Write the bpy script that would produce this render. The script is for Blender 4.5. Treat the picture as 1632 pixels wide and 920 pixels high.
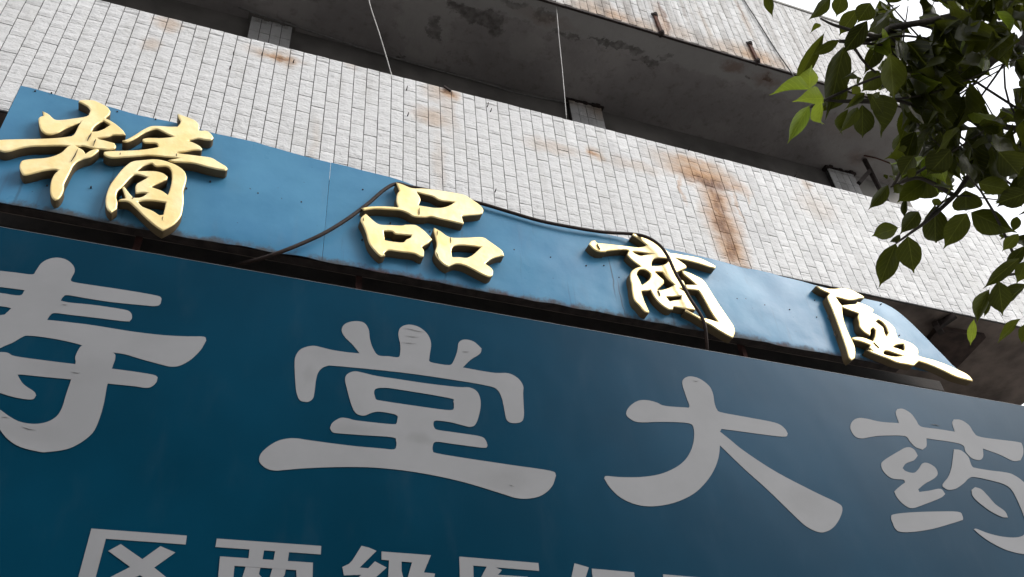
import bpy, bmesh, math, random
from mathutils import Vector, Matrix, noise
random.seed(7)
for o in list(bpy.data.objects): bpy.data.objects.remove(o)
S = bpy.context.scene
C = S.collection

# ------------------------------------------------------------------ camera
FPX = 1392.1255; CX, CY = 816.0, 460.0          # focal length and centre in photo pixels (1632 wide)
EX = Vector((0.93482901, -0.34732251, -0.07390397))   # camera right, in world axes
DN = Vector((0.17357258, 0.62850522, -0.7581911))     # camera down
FW = Vector((0.30978587, 0.69595133, 0.64783058))     # camera forward
CAM = Vector((0, 0, 1.6))
cd = bpy.data.cameras.new('camera'); cam = bpy.data.objects.new('camera', cd); C.objects.link(cam)
cd.sensor_width = 36.0; cd.lens = 36.0 * FPX / 1632.0; cd.clip_start = 0.05; cd.clip_end = 2000
R = Matrix((EX, -DN, -FW)).transposed().to_4x4()
cam.matrix_world = Matrix.Translation(CAM) @ R
S.camera = cam

# ------------------------------------------------------------------ sky, sun, exposure
SUN_DIR = Vector((0.62, -0.50, 0.60)).normalized()    # towards the sun: over the street, to the right
w = bpy.data.worlds.new('World'); S.world = w; w.use_nodes = True
nt = w.node_tree; nt.nodes.clear()
sky = nt.nodes.new('ShaderNodeTexSky'); sky.sky_type = 'NISHITA'; sky.sun_disc = False
sky.sun_elevation = math.asin(SUN_DIR.z); sky.sun_rotation = math.atan2(SUN_DIR.x, SUN_DIR.y)
sky.dust_density = 6.0; sky.air_density = 1.0; sky.ozone_density = 1.0
hs = nt.nodes.new('ShaderNodeHueSaturation'); hs.inputs['Saturation'].default_value = 0.22
bg = nt.nodes.new('ShaderNodeBackground'); bg.inputs['Strength'].default_value = 0.13
wo = nt.nodes.new('ShaderNodeOutputWorld')
ov = nt.nodes.new('ShaderNodeMix'); ov.data_type = 'RGBA'; ov.inputs[0].default_value = 0.70      # an even overcast veil over the clear sky
ov.inputs[7].default_value = (6.0, 6.1, 6.35, 1)
nt.links.new(sky.outputs[0], hs.inputs['Color']); nt.links.new(hs.outputs[0], ov.inputs[6]); nt.links.new(ov.outputs[2], bg.inputs['Color']); nt.links.new(bg.outputs[0], wo.inputs[0])
sd = bpy.data.lights.new('sun', 'SUN'); sd.energy = 0.7; sd.angle = math.radians(26); sd.color = (1.0, 0.965, 0.90)
sun = bpy.data.objects.new('sun', sd); C.objects.link(sun)
sun.rotation_euler = SUN_DIR.to_track_quat('Z', 'Y').to_euler(); sun.location = (6, -6, 14)
S.view_settings.view_transform = 'Standard'; S.view_settings.look = 'None'
S.view_settings.exposure = 1.1; S.view_settings.gamma = 1.0; S.view_settings.use_curve_mapping = False
S.render.resolution_x = 1024; S.render.resolution_y = 577
S.render.engine = 'CYCLES'
S.cycles.max_bounces = 6; S.cycles.diffuse_bounces = 3; S.cycles.glossy_bounces = 3; S.cycles.transmission_bounces = 3; S.cycles.transparent_max_bounces = 4

# ------------------------------------------------------------------ geometry helpers
def ray(px, py): return EX * (px - CX) + DN * (py - CY) + FW * FPX
def atY(px, py, Y):                      # the point of the vertical plane y = Y seen at a photo pixel
    r = ray(px, py); return CAM + r * (Y / r.y)
def atZ(px, py, z):
    r = ray(px, py); return CAM + r * ((z - CAM.z) / r.z)
def atD(px, py, d): return CAM + ray(px, py).normalized() * d
def proj(p):
    q = Vector(p) - CAM; z = q.dot(FW)
    if z <= 0.01: return None
    return (CX + FPX * q.dot(EX) / z, CY + FPX * q.dot(DN) / z)

def tag(o, label=None, cat=None, group=None, kind=None):
    if label: o['label'] = label
    if cat: o['category'] = cat
    if group: o['group'] = group
    if kind: o['kind'] = kind
    return o
def empty(name, loc=(0, 0, 0)):
    o = bpy.data.objects.new(name, None); o.location = loc; C.objects.link(o); o.empty_display_size = 0.2
    return o
def put(name, me, mat, parent=None, smooth=False):
    if mat and not me.materials: me.materials.append(mat)
    o = bpy.data.objects.new(name, me); C.objects.link(o)
    if parent:
        o.parent = parent; o.matrix_parent_inverse = Matrix.Translation(-Vector(chain(parent)))
    if smooth: me.polygons.foreach_set('use_smooth', [True] * len(me.polygons))
    return o
def chain(p):                            # world location of a parent that is only ever translated
    v = Vector(p.location)
    while p.parent: p = p.parent; v += Vector(p.location)
    return Vector((0, 0, 0)) if getattr(chain, 'zero', False) else v
class MB:
    def __init__(s): s.v = []; s.f = []
    def add(s, vs, fs):
        n = len(s.v); s.v += [tuple(v) for v in vs]; s.f += [tuple(i + n for i in f) for f in fs]; return s
    def box(s, x0, x1, y0, y1, z0, z1):
        return s.add([(x0,y0,z0),(x1,y0,z0),(x1,y1,z0),(x0,y1,z0),(x0,y0,z1),(x1,y0,z1),(x1,y1,z1),(x0,y1,z1)],
                     [(0,3,2,1),(4,5,6,7),(0,1,5,4),(1,2,6,5),(2,3,7,6),(3,0,4,7)])
    def bar(s, a, b, w, h, up=(0, 0, 1)):
        a, b = Vector(a), Vector(b); d = (b - a).normalized(); u = Vector(up)
        x = d.cross(u).normalized() * (w / 2); y = x.cross(d).normalized() * (h / 2)
        return s.add([a-x-y, a+x-y, a+x+y, a-x+y, b-x-y, b+x-y, b+x+y, b-x+y],
                     [(0,1,2,3)[::-1],(4,5,6,7)[::-1][::-1],(0,4,5,1)[::-1],(1,5,6,2)[::-1],(2,6,7,3)[::-1],(3,7,4,0)[::-1]])
    def tube(s, pts, r, n=8):
        pts = [Vector(p) for p in pts]; rs = r if isinstance(r, (list, tuple)) else [r] * len(pts)
        vs = []; fs = []; prev = None
        for i, p in enumerate(pts):
            d = (pts[min(i+1, len(pts)-1)] - pts[max(i-1, 0)]).normalized()
            if prev is None: prev = d.orthogonal().normalized()
            x = (prev - d * prev.dot(d)); x = x.normalized() if x.length > 1e-6 else d.orthogonal().normalized()
            prev = x; y = d.cross(x)
            for k in range(n):
                a = 2 * math.pi * k / n; vs.append(p + (x * math.cos(a) + y * math.sin(a)) * rs[i])
        for i in range(len(pts) - 1):
            for k in range(n):
                fs.append((i*n+k, i*n+(k+1) % n, (i+1)*n+(k+1) % n, (i+1)*n+k))
        fs.append(tuple(range(n))[::-1]); fs.append(tuple((len(pts)-1)*n + k for k in range(n)))
        return s.add(vs, fs)
    def mesh(s, name):
        me = bpy.data.meshes.new(name); me.from_pydata(s.v, [], s.f); me.update(); return me
    def build(s, name, mat, parent=None, smooth=False): return put(name, s.mesh(name), mat, parent, smooth)
def spline(pts, n=6):                    # Catmull-Rom through 3-D points
    pts = [Vector(p) for p in pts]; out = []
    for i in range(len(pts) - 1):
        p1, p2 = pts[i], pts[i+1]; p0 = pts[i-1] if i else p1*2-p2; p3 = pts[i+2] if i+2 < len(pts) else p2*2-p1
        for k in range(n):
            t = k / n
            out.append(0.5*((2*p1)+(p2-p0)*t+(2*p0-5*p1+4*p2-p3)*t*t+(3*p1-p0-3*p2+p3)*t**3))
    return out + [pts[-1]]

# ------------------------------------------------------------------ material helpers
class NT:
    def __init__(s, name):
        s.m = bpy.data.materials.new(name); s.m.use_nodes = True; s.t = s.m.node_tree
        s.b = s.t.nodes['Principled BSDF']; s.out = s.t.nodes['Material Output']
        g = s.n('ShaderNodeNewGeometry'); s.geo = g; s.pos = g.outputs['Position']
    def n(s, typ, **kw):
        nd = s.t.nodes.new(typ)
        for k, v in kw.items(): setattr(nd, k, v)
        return nd
    def l(s, a, b): s.t.links.new(a, b)
    def set(s, inp, v):
        if hasattr(v, 'is_output'): s.l(v, inp)
        else: inp.default_value = v
    def math(s, op, a, b=0.0, clamp=False):
        nd = s.n('ShaderNodeMath', operation=op, use_clamp=clamp); s.set(nd.inputs[0], a); s.set(nd.inputs[1], b); return nd.outputs[0]
    def vmath(s, op, a, b=(0, 0, 0)):
        nd = s.n('ShaderNodeVectorMath', operation=op); s.set(nd.inputs[0], a); s.set(nd.inputs[1], b)
        return nd.outputs['Value'] if op in ('LENGTH', 'DOT_PRODUCT') else nd.outputs[0]
    def noise(s, vec, scale, detail=4, rough=0.55, color=False):
        nd = s.n('ShaderNodeTexNoise'); s.l(vec, nd.inputs['Vector']); nd.inputs['Scale'].default_value = scale
        nd.inputs['Detail'].default_value = detail; nd.inputs['Roughness'].default_value = rough
        return nd.outputs['Color'] if color else nd.outputs['Fac']
    def ramp(s, v, a, b, lo=0.0, hi=1.0):
        nd = s.n('ShaderNodeMapRange', interpolation_type='SMOOTHSTEP'); s.set(nd.inputs['Value'], v)
        nd.inputs['From Min'].default_value = a; nd.inputs['From Max'].default_value = b
        nd.inputs['To Min'].default_value = lo; nd.inputs['To Max'].default_value = hi; return nd.outputs[0]
    def mix(s, f, a, b, mode='MIX'):
        nd = s.n('ShaderNodeMix', data_type='RGBA', blend_type=mode); s.set(nd.inputs[0], f); s.set(nd.inputs[6], a); s.set(nd.inputs[7], b); return nd.outputs[2]
    def bump(s, h, strength, dist=0.01, normal=None):
        nd = s.n('ShaderNodeBump'); s.l(h, nd.inputs['Height']); nd.inputs['Strength'].default_value = strength; nd.inputs['Distance'].default_value = dist
        if normal: s.l(normal, nd.inputs['Normal'])
        return nd.outputs[0]
    def scaled(s, v, sc): return s.vmath('MULTIPLY', v, sc)
    def blobs(s, vec, items, sharp=0.15):  # sum of soft ellipses (centre, inverse radii, strength) in a distorted space
        acc = None
        for c, r, k in items:
            d = s.vmath('LENGTH', s.vmath('MULTIPLY', s.vmath('SUBTRACT', vec, c), tuple(1.0/x if x else 0.0 for x in r)))
            m = s.ramp(d, sharp, 1.0, k, 0.0)
            acc = m if acc is None else s.math('MAXIMUM', acc, m)
        return acc
    def done(s, color=None, rough=0.6, metal=0.0, spec=0.5, normal=None):
        if color is not None: s.set(s.b.inputs['Base Color'], color)
        s.set(s.b.inputs['Roughness'], rough); s.set(s.b.inputs['Metallic'], metal); s.b.inputs['Specular IOR Level'].default_value = spec
        if normal is not None: s.l(normal, s.b.inputs['Normal'])
        return s.m
def col(r, g, b): return (r, g, b, 1.0)
def simple(name, c, rough=0.6, metal=0.0, var=0.25, scale=9.0, bump=0.2, spec=0.5):
    t = NT(name); f = t.noise(t.pos, scale, 6)
    c2 = tuple(x * (1 - var) for x in c); c3 = tuple(min(1, x * (1 + var)) for x in c)
    return t.done(t.mix(t.ramp(f, 0.3, 0.7), col(*c2), col(*c3)), rough, metal, spec, t.bump(t.noise(t.pos, scale * 8, 4), bump, 0.004))

# ------------------------------------------------------------------ the planes of the place
YW = 4.15                                # face of the tiled balcony parapets
YS = 4.00                                # sheet of the blue upper sign
YT = 3.80                                # face of the teal shop banner
YB = 5.20                                # wall and columns behind the balcony
Z0 = CAM.z
ZB0, ZB1 = Z0 + 4.545, Z0 + 5.925        # lower parapet, bottom and top
ZU0, ZU1 = Z0 + 7.825, Z0 + 9.39         # upper parapet
XL, XR = -4.0, 7.92                      # ends of the building
XRU = 7.92                               # right end of the upper balcony

# ------------------------------------------------------------------ materials
def stain(px, py, rx, rz, k, Y=YW):
    p = atY(px, py, Y); return ((p.x, 0, p.z), (rx, 0, rz), k)
def tile_material():
    t = NT('glazed_tile')
    nz = t.vmath('SUBTRACT', t.noise(t.pos, 6.0, 5, 0.6, True), (0.5, 0.5, 0.5))
    v = t.vmath('ADD', t.pos, t.scaled(nz, (0.17, 0.17, 0.24)))
    isl = t.geo.outputs['Random Per Island']
    base = t.mix(isl, col(0.58, 0.58, 0.583), col(0.72, 0.72, 0.722))
    dirt = t.ramp(t.noise(t.scaled(t.pos, (3.0, 3.0, 0.9)), 1.6, 6, 0.6), 0.48, 0.75)
    base = t.mix(t.math('MULTIPLY', dirt, 0.35), base, col(0.42, 0.41, 0.38))
    pale = t.blobs(v, [stain(1105, 268, .62, .24, .75), stain(440, 92, .30, .12, .7), stain(268, 38, .13, .14, .7), stain(240, 72, .12, .12, .5),
        stain(700, 150, .20, .20, .6), stain(690, 188, .24, .16, .7), stain(715, 175, .1, .5, .35), stain(880, 235, .36, .13, .45), stain(945, 246, .15, .12, .75), stain(1285, 297, .09, .14, .6), stain(1300, 330, .35, .28, .32),
        stain(1165, 395, .24, .45, .6), stain(1010, 265, .4, .12, .4), stain(700, 260, .09, .5, .3), stain(560, 105, .1, .1, .4), stain(500,230,.06,.4,.25),
        stain(950, 18, .55, .34, .85), stain(1030, 50, .42, .32, .8), stain(1195, 88, .62, .27, 1.0), stain(1225, 98, .4, .25, .9), stain(1150, 80, .35, .3, .7), stain(1085, 55, .3, .25, .6), stain(1185, 30, .06, .7, .5), stain(1125, 45, .06, .6, .4)])
    base = t.mix(t.math('MULTIPLY', pale, 0.8), base, col(0.42, 0.27, 0.15))
    orange = t.blobs(v, [stain(1122, 284, .52, .20, .85), stain(1105, 262, .42, .12, .5), stain(1140, 320, .24, .40, .9), stain(1150, 355, .27, .34, .85), stain(1166, 400, .22, .32, .85), stain(1148, 345, .13, .7, .9), stain(1085, 300, .03, .3, .5), stain(1175, 330, .03, .3, .5), stain(1190, 315, .025, .2, .4), stain(1170, 300, .24, .16, .6),
        stain(448, 95, .2, .05, .6), stain(716, 150, .12, .09, .7), stain(942, 247, .12, .06, .6), stain(985, 28, .35, .16, .5), stain(1205, 92, .3, .18, .55), stain(1055, 35, .12, .5, .6)], 0.05)
    base = t.mix(orange, base, col(0.45, 0.215, 0.06))
    rust = t.blobs(v, [stain(1132, 292, .27, .10, .95), stain(1143, 325, .085, .40, .95), stain(1150, 360, .14, .2, .8), stain(1163, 395, .10, .28, .85), stain(1150, 350, .05, .6, .9), stain(1105, 284, .3, .07, .5),
        stain(448, 96, .12, .03, .5), stain(713, 147, .07, .05, .9), stain(940, 247, .07, .03, .4), stain(1058, 30, .045, .55, .9), stain(1050, 45, .10, .12, .7), stain(1205, 92, .11, .15, .75), stain(1178, 15, .03, .5, .5)], 0.1)
    base = t.mix(t.math('MULTIPLY', rust, t.ramp(t.noise(t.scaled(t.pos, (22, 22, 7)), 1.0, 5, 0.6), 0.30, 0.62, 0.35, 1.0)), base, col(0.12, 0.040, 0.013))
    grime = t.blobs(v, [stain(1000, 22, .10, .5, .5), stain(960, 8, .12, .4, .6), stain(1115, 62, .12, .3, .5), stain(1090, 20, .05, .6, .4), stain(1160, 70, .1, .3, .5), stain(1225, 40, .06, .6, .4), stain(1265, 60, .08, .5, .4), stain(1300, 60, .1, .5, .4)])
    base = t.mix(grime, base, col(0.17, 0.14, 0.12))
    zz = t.n('ShaderNodeSeparateXYZ'); t.l(t.pos, zz.inputs[0])        # rain-washed dirt streaks on the upper balcony
    wash = t.math('MULTIPLY', t.ramp(t.noise(t.scaled(t.pos, (9, 9, 0.8)), 1.5, 5, 0.6), 0.42, 0.70, 0.10, 0.62), t.math('GREATER_THAN', zz.outputs['Z'], ZU0 - 0.1))
    base = t.mix(wash, base, col(0.27, 0.245, 0.22))
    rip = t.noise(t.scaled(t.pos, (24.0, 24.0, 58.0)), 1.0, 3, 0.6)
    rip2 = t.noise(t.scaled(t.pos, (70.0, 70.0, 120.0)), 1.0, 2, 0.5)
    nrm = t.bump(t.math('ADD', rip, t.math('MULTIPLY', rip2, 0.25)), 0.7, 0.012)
    base = t.mix(t.ramp(rip, 0.44, 0.30, 0.0, 0.28), base, col(0.22, 0.22, 0.215))  # ripple hollows darkened, their shade put into the tile colour
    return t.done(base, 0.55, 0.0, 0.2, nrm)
M = {}
M['tile'] = tile_material()
M['grout'] = simple('dark_grout', (0.075, 0.072, 0.068), 0.9)
def soffit_material():
    t = NT('stained_concrete_soffit')
    nz = t.vmath('SUBTRACT', t.noise(t.pos, 5.0, 9, 0.68, True), (0.5, 0.5, 0.5))
    v = t.vmath('ADD', t.pos, t.scaled(nz, (0.50, 0.36, 0.2)))
    def sp(px, py, rx, ry, k):
        p = atZ(px, py, ZU0); return ((p.x, p.y, 0), (rx, ry, 0), k)
    base = t.mix(t.ramp(t.noise(t.pos, 1.3, 7, 0.6), 0.3, 0.7), col(0.255, 0.238, 0.235), col(0.36, 0.338, 0.33))
    base = t.mix(t.math('MULTIPLY', t.ramp(t.noise(t.pos, 9, 8, 0.7), 0.5, 0.72), 0.5), base, col(0.14, 0.12, 0.11))
    sx = t.n('ShaderNodeSeparateXYZ'); t.l(v, sx.inputs[0])
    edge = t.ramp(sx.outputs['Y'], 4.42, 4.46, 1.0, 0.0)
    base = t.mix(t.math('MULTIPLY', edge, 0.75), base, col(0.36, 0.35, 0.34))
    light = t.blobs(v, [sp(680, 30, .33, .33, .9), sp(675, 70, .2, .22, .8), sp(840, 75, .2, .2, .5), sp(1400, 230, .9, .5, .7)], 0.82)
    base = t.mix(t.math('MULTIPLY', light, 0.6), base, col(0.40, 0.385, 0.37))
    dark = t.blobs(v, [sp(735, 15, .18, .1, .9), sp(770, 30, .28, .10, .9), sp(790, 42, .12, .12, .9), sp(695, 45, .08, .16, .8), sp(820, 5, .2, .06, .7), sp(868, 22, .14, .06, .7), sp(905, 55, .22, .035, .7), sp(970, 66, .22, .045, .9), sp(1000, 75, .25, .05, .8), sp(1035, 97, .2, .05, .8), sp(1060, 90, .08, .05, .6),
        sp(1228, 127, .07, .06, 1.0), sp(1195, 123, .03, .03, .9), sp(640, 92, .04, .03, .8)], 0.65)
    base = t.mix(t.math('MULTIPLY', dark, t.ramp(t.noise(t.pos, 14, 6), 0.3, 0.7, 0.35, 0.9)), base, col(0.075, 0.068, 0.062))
    rust = t.blobs(v, [sp(1168, 105, .22, .10, .8), sp(1225, 128, .30, .12, .7), sp(870, 30, .5, .10, .35), sp(1370, 250, .25, .2, .5), sp(1350,200,.4,.3,.3)])
    base = t.mix(t.math('MULTIPLY', rust, 0.7), base, col(0.17, 0.085, 0.05))
    h = t.math('ADD', t.noise(t.pos, 22, 8, 0.7), t.math('MULTIPLY', dark, -0.8))
    return t.done(base, 0.92, 0, 0.2, t.bump(h, 0.35, 0.02))
M['soffit'] = soffit_material()
M['low_soffit'] = simple('brown_stained_concrete', (0.17, 0.135, 0.115), 0.93, var=0.45, scale=3.0, bump=0.6)
M['wall_back'] = simple('grimy_plaster_wall', (0.16, 0.15, 0.14), 0.9, var=0.3, scale=2.0)
M['concrete'] = simple('grey_concrete', (0.30, 0.29, 0.27), 0.9, var=0.2, scale=3.0)
M['steel_dark'] = simple('rusted_dark_steel', (0.035, 0.025, 0.022), 0.75, 0.3, var=0.5, scale=14)
M['steel_rust'] = simple('rust_brown_steel', (0.075, 0.026, 0.014), 0.85, 0.1, var=0.5, scale=18, bump=0.6)
M['rail'] = simple('shade_darkened_timber', (0.020, 0.0145, 0.0115), 0.85, 0.0, var=0.4, scale=6, bump=0.5)  # near black: the shade of the gap under the sign, put into the colour
M['post'] = simple('dark_red_steel', (0.05, 0.016, 0.012), 0.85, 0.0, var=0.4, scale=18)
M['glass'] = simple('dim_window_glass', (0.02, 0.022, 0.025), 0.12, 0.0, var=0.1, spec=0.6, bump=0.02)
M['hose'] = simple('brown_rubber_sheath', (0.022, 0.012, 0.009), 0.6, 0.0, var=0.45, scale=25, bump=0.35, spec=0.25)
M['string'] = simple('white_cord', (0.72, 0.71, 0.68), 0.7, 0.0, var=0.1, scale=30)
M['wire'] = simple('grey_wire', (0.07, 0.068, 0.066), 0.6, 0.0, var=0.2, scale=30)
M['greywire'] = simple('pale_grey_wire', (0.20, 0.195, 0.19), 0.7, 0.0, var=0.2, scale=30)

def blue_sheet_material():
    t = NT('weathered_blue_sheet')
    sx = t.n('ShaderNodeSeparateXYZ'); t.l(t.pos, sx.inputs[0])
    base = t.mix(t.ramp(t.noise(t.pos, 1.8, 6), 0.3, 0.7), col(0.048, 0.185, 0.335), col(0.078, 0.25, 0.41))
    fade = t.ramp(t.noise(t.scaled(t.pos, (5, 5, 1.2)), 1.5, 5), 0.55, 0.8)
    base = t.mix(t.math('MULTIPLY', fade, 0.25), base, col(0.11, 0.20, 0.28))
    streak = t.ramp(t.noise(t.scaled(t.pos, (16, 16, 0.7)), 1.4, 4), 0.63, 0.75)
    base = t.mix(t.math('MULTIPLY', streak, 0.28), base, col(0.05, 0.05, 0.05))
    h = t.math('ADD', t.math('SUBTRACT', sx.outputs['Z'], Z0 + 0.9155 * YS), t.math('MULTIPLY', t.math('SUBTRACT', t.noise(t.pos, 9, 6, 0.7), 0.5), 0.16))
    drips = t.blobs(t.vmath('ADD', t.pos, t.scaled(t.vmath('SUBTRACT', t.noise(t.pos, 5, 2, 0.5, True), (0.5, 0.5, 0.5)), (0.05, 0, 0))), [stain(208, 300, .014, .35, .7, YS), stain(170, 305, .012, .3, .5, YS), stain(975, 440, .010, .3, .7, YS), stain(990, 478, .008, .25, .6, YS), stain(30, 305, .012, .2, .4, YS), stain(710, 432, .012, .12, .5, YS), stain(1072, 506, .012, .1, .5, YS), stain(606, 425, .02, .1, .5, YS)])
    base = t.mix(drips, base, col(0.025, 0.04, 0.055))
    edge = t.ramp(h, -0.01, 0.045, 0.9, 0.0)
    base = t.mix(edge, base, t.mix(t.ramp(t.noise(t.pos, 3, 4), 0.5, 0.68), col(0.075, 0.066, 0.06), col(0.075, 0.022, 0.012)))
    spot = t.ramp(t.noise(t.pos, 30, 2, 0.4), 0.74, 0.78)
    base = t.mix(t.math('MULTIPLY', spot, 0.7), base, col(0.03, 0.03, 0.035))
    rough = t.math('ADD', t.math('MULTIPLY', edge, 0.4), t.ramp(t.noise(t.pos, 3, 5), 0.3, 0.7, 0.27, 0.38))
    return t.done(base, rough, 0.0, 0.16, t.bump(t.noise(t.pos, 7, 3), 0.12, 0.02))
M['blue'] = blue_sheet_material()
def gold_material():
    t = NT('worn_gold_paint')
    base = t.mix(t.ramp(t.noise(t.pos, 7, 5), 0.35, 0.7), col(0.90, 0.69, 0.31), col(0.95, 0.80, 0.45))
    wear = t.ramp(t.noise(t.pos, 17, 7, 0.7), 0.66, 0.76)
    base = t.mix(t.math('MULTIPLY', wear, 0.35), base, col(0.25, 0.15, 0.06))
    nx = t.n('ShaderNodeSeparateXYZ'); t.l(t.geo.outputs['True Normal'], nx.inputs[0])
    side = t.ramp(nx.outputs['Y'], -0.30, -0.06)       # shade of the cut sides put into the gold's colour
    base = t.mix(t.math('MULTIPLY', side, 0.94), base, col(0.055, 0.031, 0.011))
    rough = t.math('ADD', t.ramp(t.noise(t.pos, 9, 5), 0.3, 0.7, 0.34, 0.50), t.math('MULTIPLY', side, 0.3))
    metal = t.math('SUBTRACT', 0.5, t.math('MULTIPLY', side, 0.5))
    return t.done(base, rough, metal, 0.5, t.bump(t.noise(t.pos, 8, 4, 0.55), 0.35, 0.02))
M['gold'] = gold_material()
def banner_material():
    t = NT('teal_banner_print')
    base = t.mix(t.ramp(t.noise(t.pos, 0.9, 4), 0.3, 0.7), col(0.0009, 0.028, 0.053), col(0.0016, 0.038, 0.072))
    dust = t.ramp(t.noise(t.scaled(t.pos, (3, 3, 1)), 2.0, 7, 0.65), 0.5, 0.8)
    base = t.mix(t.math('MULTIPLY', dust, 0.06), base, col(0.10, 0.13, 0.15))
    weave = t.noise(t.pos, 420, 1)
    n = t.bump(t.noise(t.scaled(t.pos, (1.2, 1.2, 0.8)), 1.0, 3), 0.10, 0.08)
    t.b.inputs['Specular Tint'].default_value = (0.30, 0.55, 1.0, 1)
    return t.done(base, 0.30, 0, 0.06, t.bump(weave, 0.08, 0.001, n))
M['banner'] = banner_material()
def vinyl_material():
    t = NT('grey_white_vinyl')
    base = t.mix(t.ramp(t.noise(t.pos, 2.5, 5), 0.3, 0.7), col(0.228, 0.232, 0.242), col(0.252, 0.256, 0.267))
    scuff = t.ramp(t.noise(t.scaled(t.pos, (4, 4, 40)), 1.3, 5, 0.7), 0.70, 0.80)
    base = t.mix(t.math('MULTIPLY', scuff, 0.4), base, col(0.16, 0.16, 0.16))
    sm = t.blobs(t.vmath('ADD', t.pos, t.scaled(t.vmath('SUBTRACT', t.noise(t.pos, 7, 5, 0.6, True), (0.5, 0.5, 0.5)), (0.12, 0, 0.1))), [stain(672, 700, .10, .05, .5, YT), stain(800, 766, .22, .10, .4, YT), stain(570, 685, .3, .05, .3, YT), stain(660, 600, .15, .08, .25, YT), stain(100, 590, .25, .12, .25, YT), stain(490, 598, .06, .10, .3, YT), stain(40, 690, .2, .08, .3, YT), stain(1280, 800, .2, .15, .25, YT), stain(1490, 740, .2, .1, .25, YT)])
    base = t.mix(t.math('MULTIPLY', sm, 0.55), base, col(0.13, 0.13, 0.13))
    return t.done(base, 0.5, 0, 0.08, t.bump(t.noise(t.pos, 420, 1), 0.08, 0.001))
M['vinyl'] = vinyl_material()
M['scuff'] = simple('dark_scuff', (0.075, 0.075, 0.075), 0.8, var=0.5, scale=40)
M['trim'] = simple('aluminium_trim', (0.20, 0.22, 0.24), 0.5, 0.3, var=0.25)
M['banner_back'] = simple('dark_sheet_back', (0.05, 0.05, 0.055), 0.7)

def leaf_material(name, c_low, c_high, tr, spec=0.5):
    t = NT(name)
    oi = t.n('ShaderNodeObjectInfo')
    rnd = t.math('FRACT', t.math('ADD', oi.outputs['Random'], t.geo.outputs['Random Per Island']))
    c = t.mix(rnd, col(*c_low), col(*c_high))
    uv = t.n('ShaderNodeUVMap'); su = t.n('ShaderNodeSeparateXYZ'); t.l(uv.outputs[0], su.inputs[0])
    ax = t.math('ABSOLUTE', su.outputs['X'])
    rib = t.ramp(ax, 0.008, 0.03, 1.0, 0.0)
    lat = t.ramp(t.math('SINE', t.math('SUBTRACT', t.math('MULTIPLY', su.outputs['Y'], 44.0), t.math('MULTIPLY', ax, 38.0))), 0.80, 1.0, 0.0, 0.45)
    vein = t.math('MULTIPLY', t.math('MAXIMUM', rib, lat), t.math('GREATER_THAN', su.outputs['Y'], 0.001))
    c = t.mix(vein, c, col(*(min(1, x * 2.2 + .01) for x in c_high)))
    c = t.mix(t.math('MULTIPLY', t.ramp(t.noise(t.pos, 60, 4), 0.4, 0.75), 0.5), c, col(c_low[0] * .8, c_low[1] * .55, c_low[2] * .5))
    t.done(c, 0.36, 0, spec, t.bump(t.noise(t.pos, 90, 3), 0.15, 0.003))
    tl = t.n('ShaderNodeBsdfTranslucent'); t.l(t.mix(rnd, col(*(x * tr for x in c_low)), col(*(x * tr for x in c_high))), tl.inputs['Color'])
    mx = t.n('ShaderNodeMixShader'); mx.inputs[0].default_value = 0.42
    t.l(t.b.outputs[0], mx.inputs[1]); t.l(tl.outputs[0], mx.inputs[2]); t.l(mx.outputs[0], t.out.inputs[0])
    return t.m
M['leaf'] = leaf_material('mature_leaf', (0.017, 0.020, 0.0022), (0.056, 0.065, 0.006), 2.3, 0.2)
M['young'] = leaf_material('young_leaf', (0.12, 0.17, 0.014), (0.18, 0.22, 0.024), 2.6, 0.3)
M['bark'] = simple('dark_bark', (0.05, 0.042, 0.034), 0.95, var=0.4, scale=12, bump=0.8)
M['paving'] = simple('grey_paving', (0.24, 0.235, 0.225), 0.9, var=0.15, scale=1.5)
M['asphalt'] = simple('asphalt', (0.05, 0.05, 0.052), 0.9, var=0.25, scale=6)
M['far_wall'] = simple('pale_render', (0.22, 0.21, 0.20), 0.9, var=0.12, scale=0.6)

# ------------------------------------------------------------------ ground
tag(MB().box(-60, 60, -3.2, 5.2, -0.3, 0.0).build('pavement', M['paving']), kind='structure')
tag(MB().box(-600, 600, -600, 600, -1.0, -0.13).build('road', M['asphalt']), kind='structure')

# ------------------------------------------------------------------ corner building
bld = empty('corner_building', (0, 0, 0))
tag(bld, 'weathered corner building with balconies clad in white upright tiles and dark grouting', 'building')
TW, TH, J, PR = 0.0999, 0.1880, 0.0060, 0.010     # tile pitch, joint, how far tiles stand proud
XJ = Z_J = None
XJ0 = atY(624, 121.7, YW).x                        # one vertical joint seen in the photograph
ZJ0 = Z0 + 5.767                                   # one horizontal joint of the column left of it

# solid cores (the tiles stand proud of them, the core shows as the joints)
low = MB().box(XL, XR, YW, YW + 0.14, ZB0, ZB1).build('balcony_parapet', M['grout'], bld)
upp = MB().box(XL, XRU, YW, YW + 0.14, ZU0, ZU1).build('balcony_parapet', M['grout'], bld)
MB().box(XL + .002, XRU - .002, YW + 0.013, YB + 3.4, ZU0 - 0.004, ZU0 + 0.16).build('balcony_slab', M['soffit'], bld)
MB().box(XL + .002, XR - .002, YW + 0.013, YB + 3.4, ZB0 - 0.004, ZB0 + 0.17).build('balcony_slab', M['low_soffit'], bld)
# drip edge: thin dark strip along the lower edge of the upper parapet
drip = MB()
x = XL
while x < XRU - 0.05:
    x2 = min(XRU + 0.01, x + random.uniform(0.25, 0.6)); dz = random.uniform(-0.006, 0.006)
    drip.box(x, x2 - 0.004, YW - 0.014, YW + 0.012, ZU0 - 0.026 + dz, ZU0 - 0.003); x = x2
drip.build('drip_edge', M['steel_dark'], bld)
MB().box(XL, XRU + 0.02, YW - 0.02, YW + 0.16, ZU1 + 0.003, ZU1 + 0.04).build('coping', M['concrete'], bld)
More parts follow.
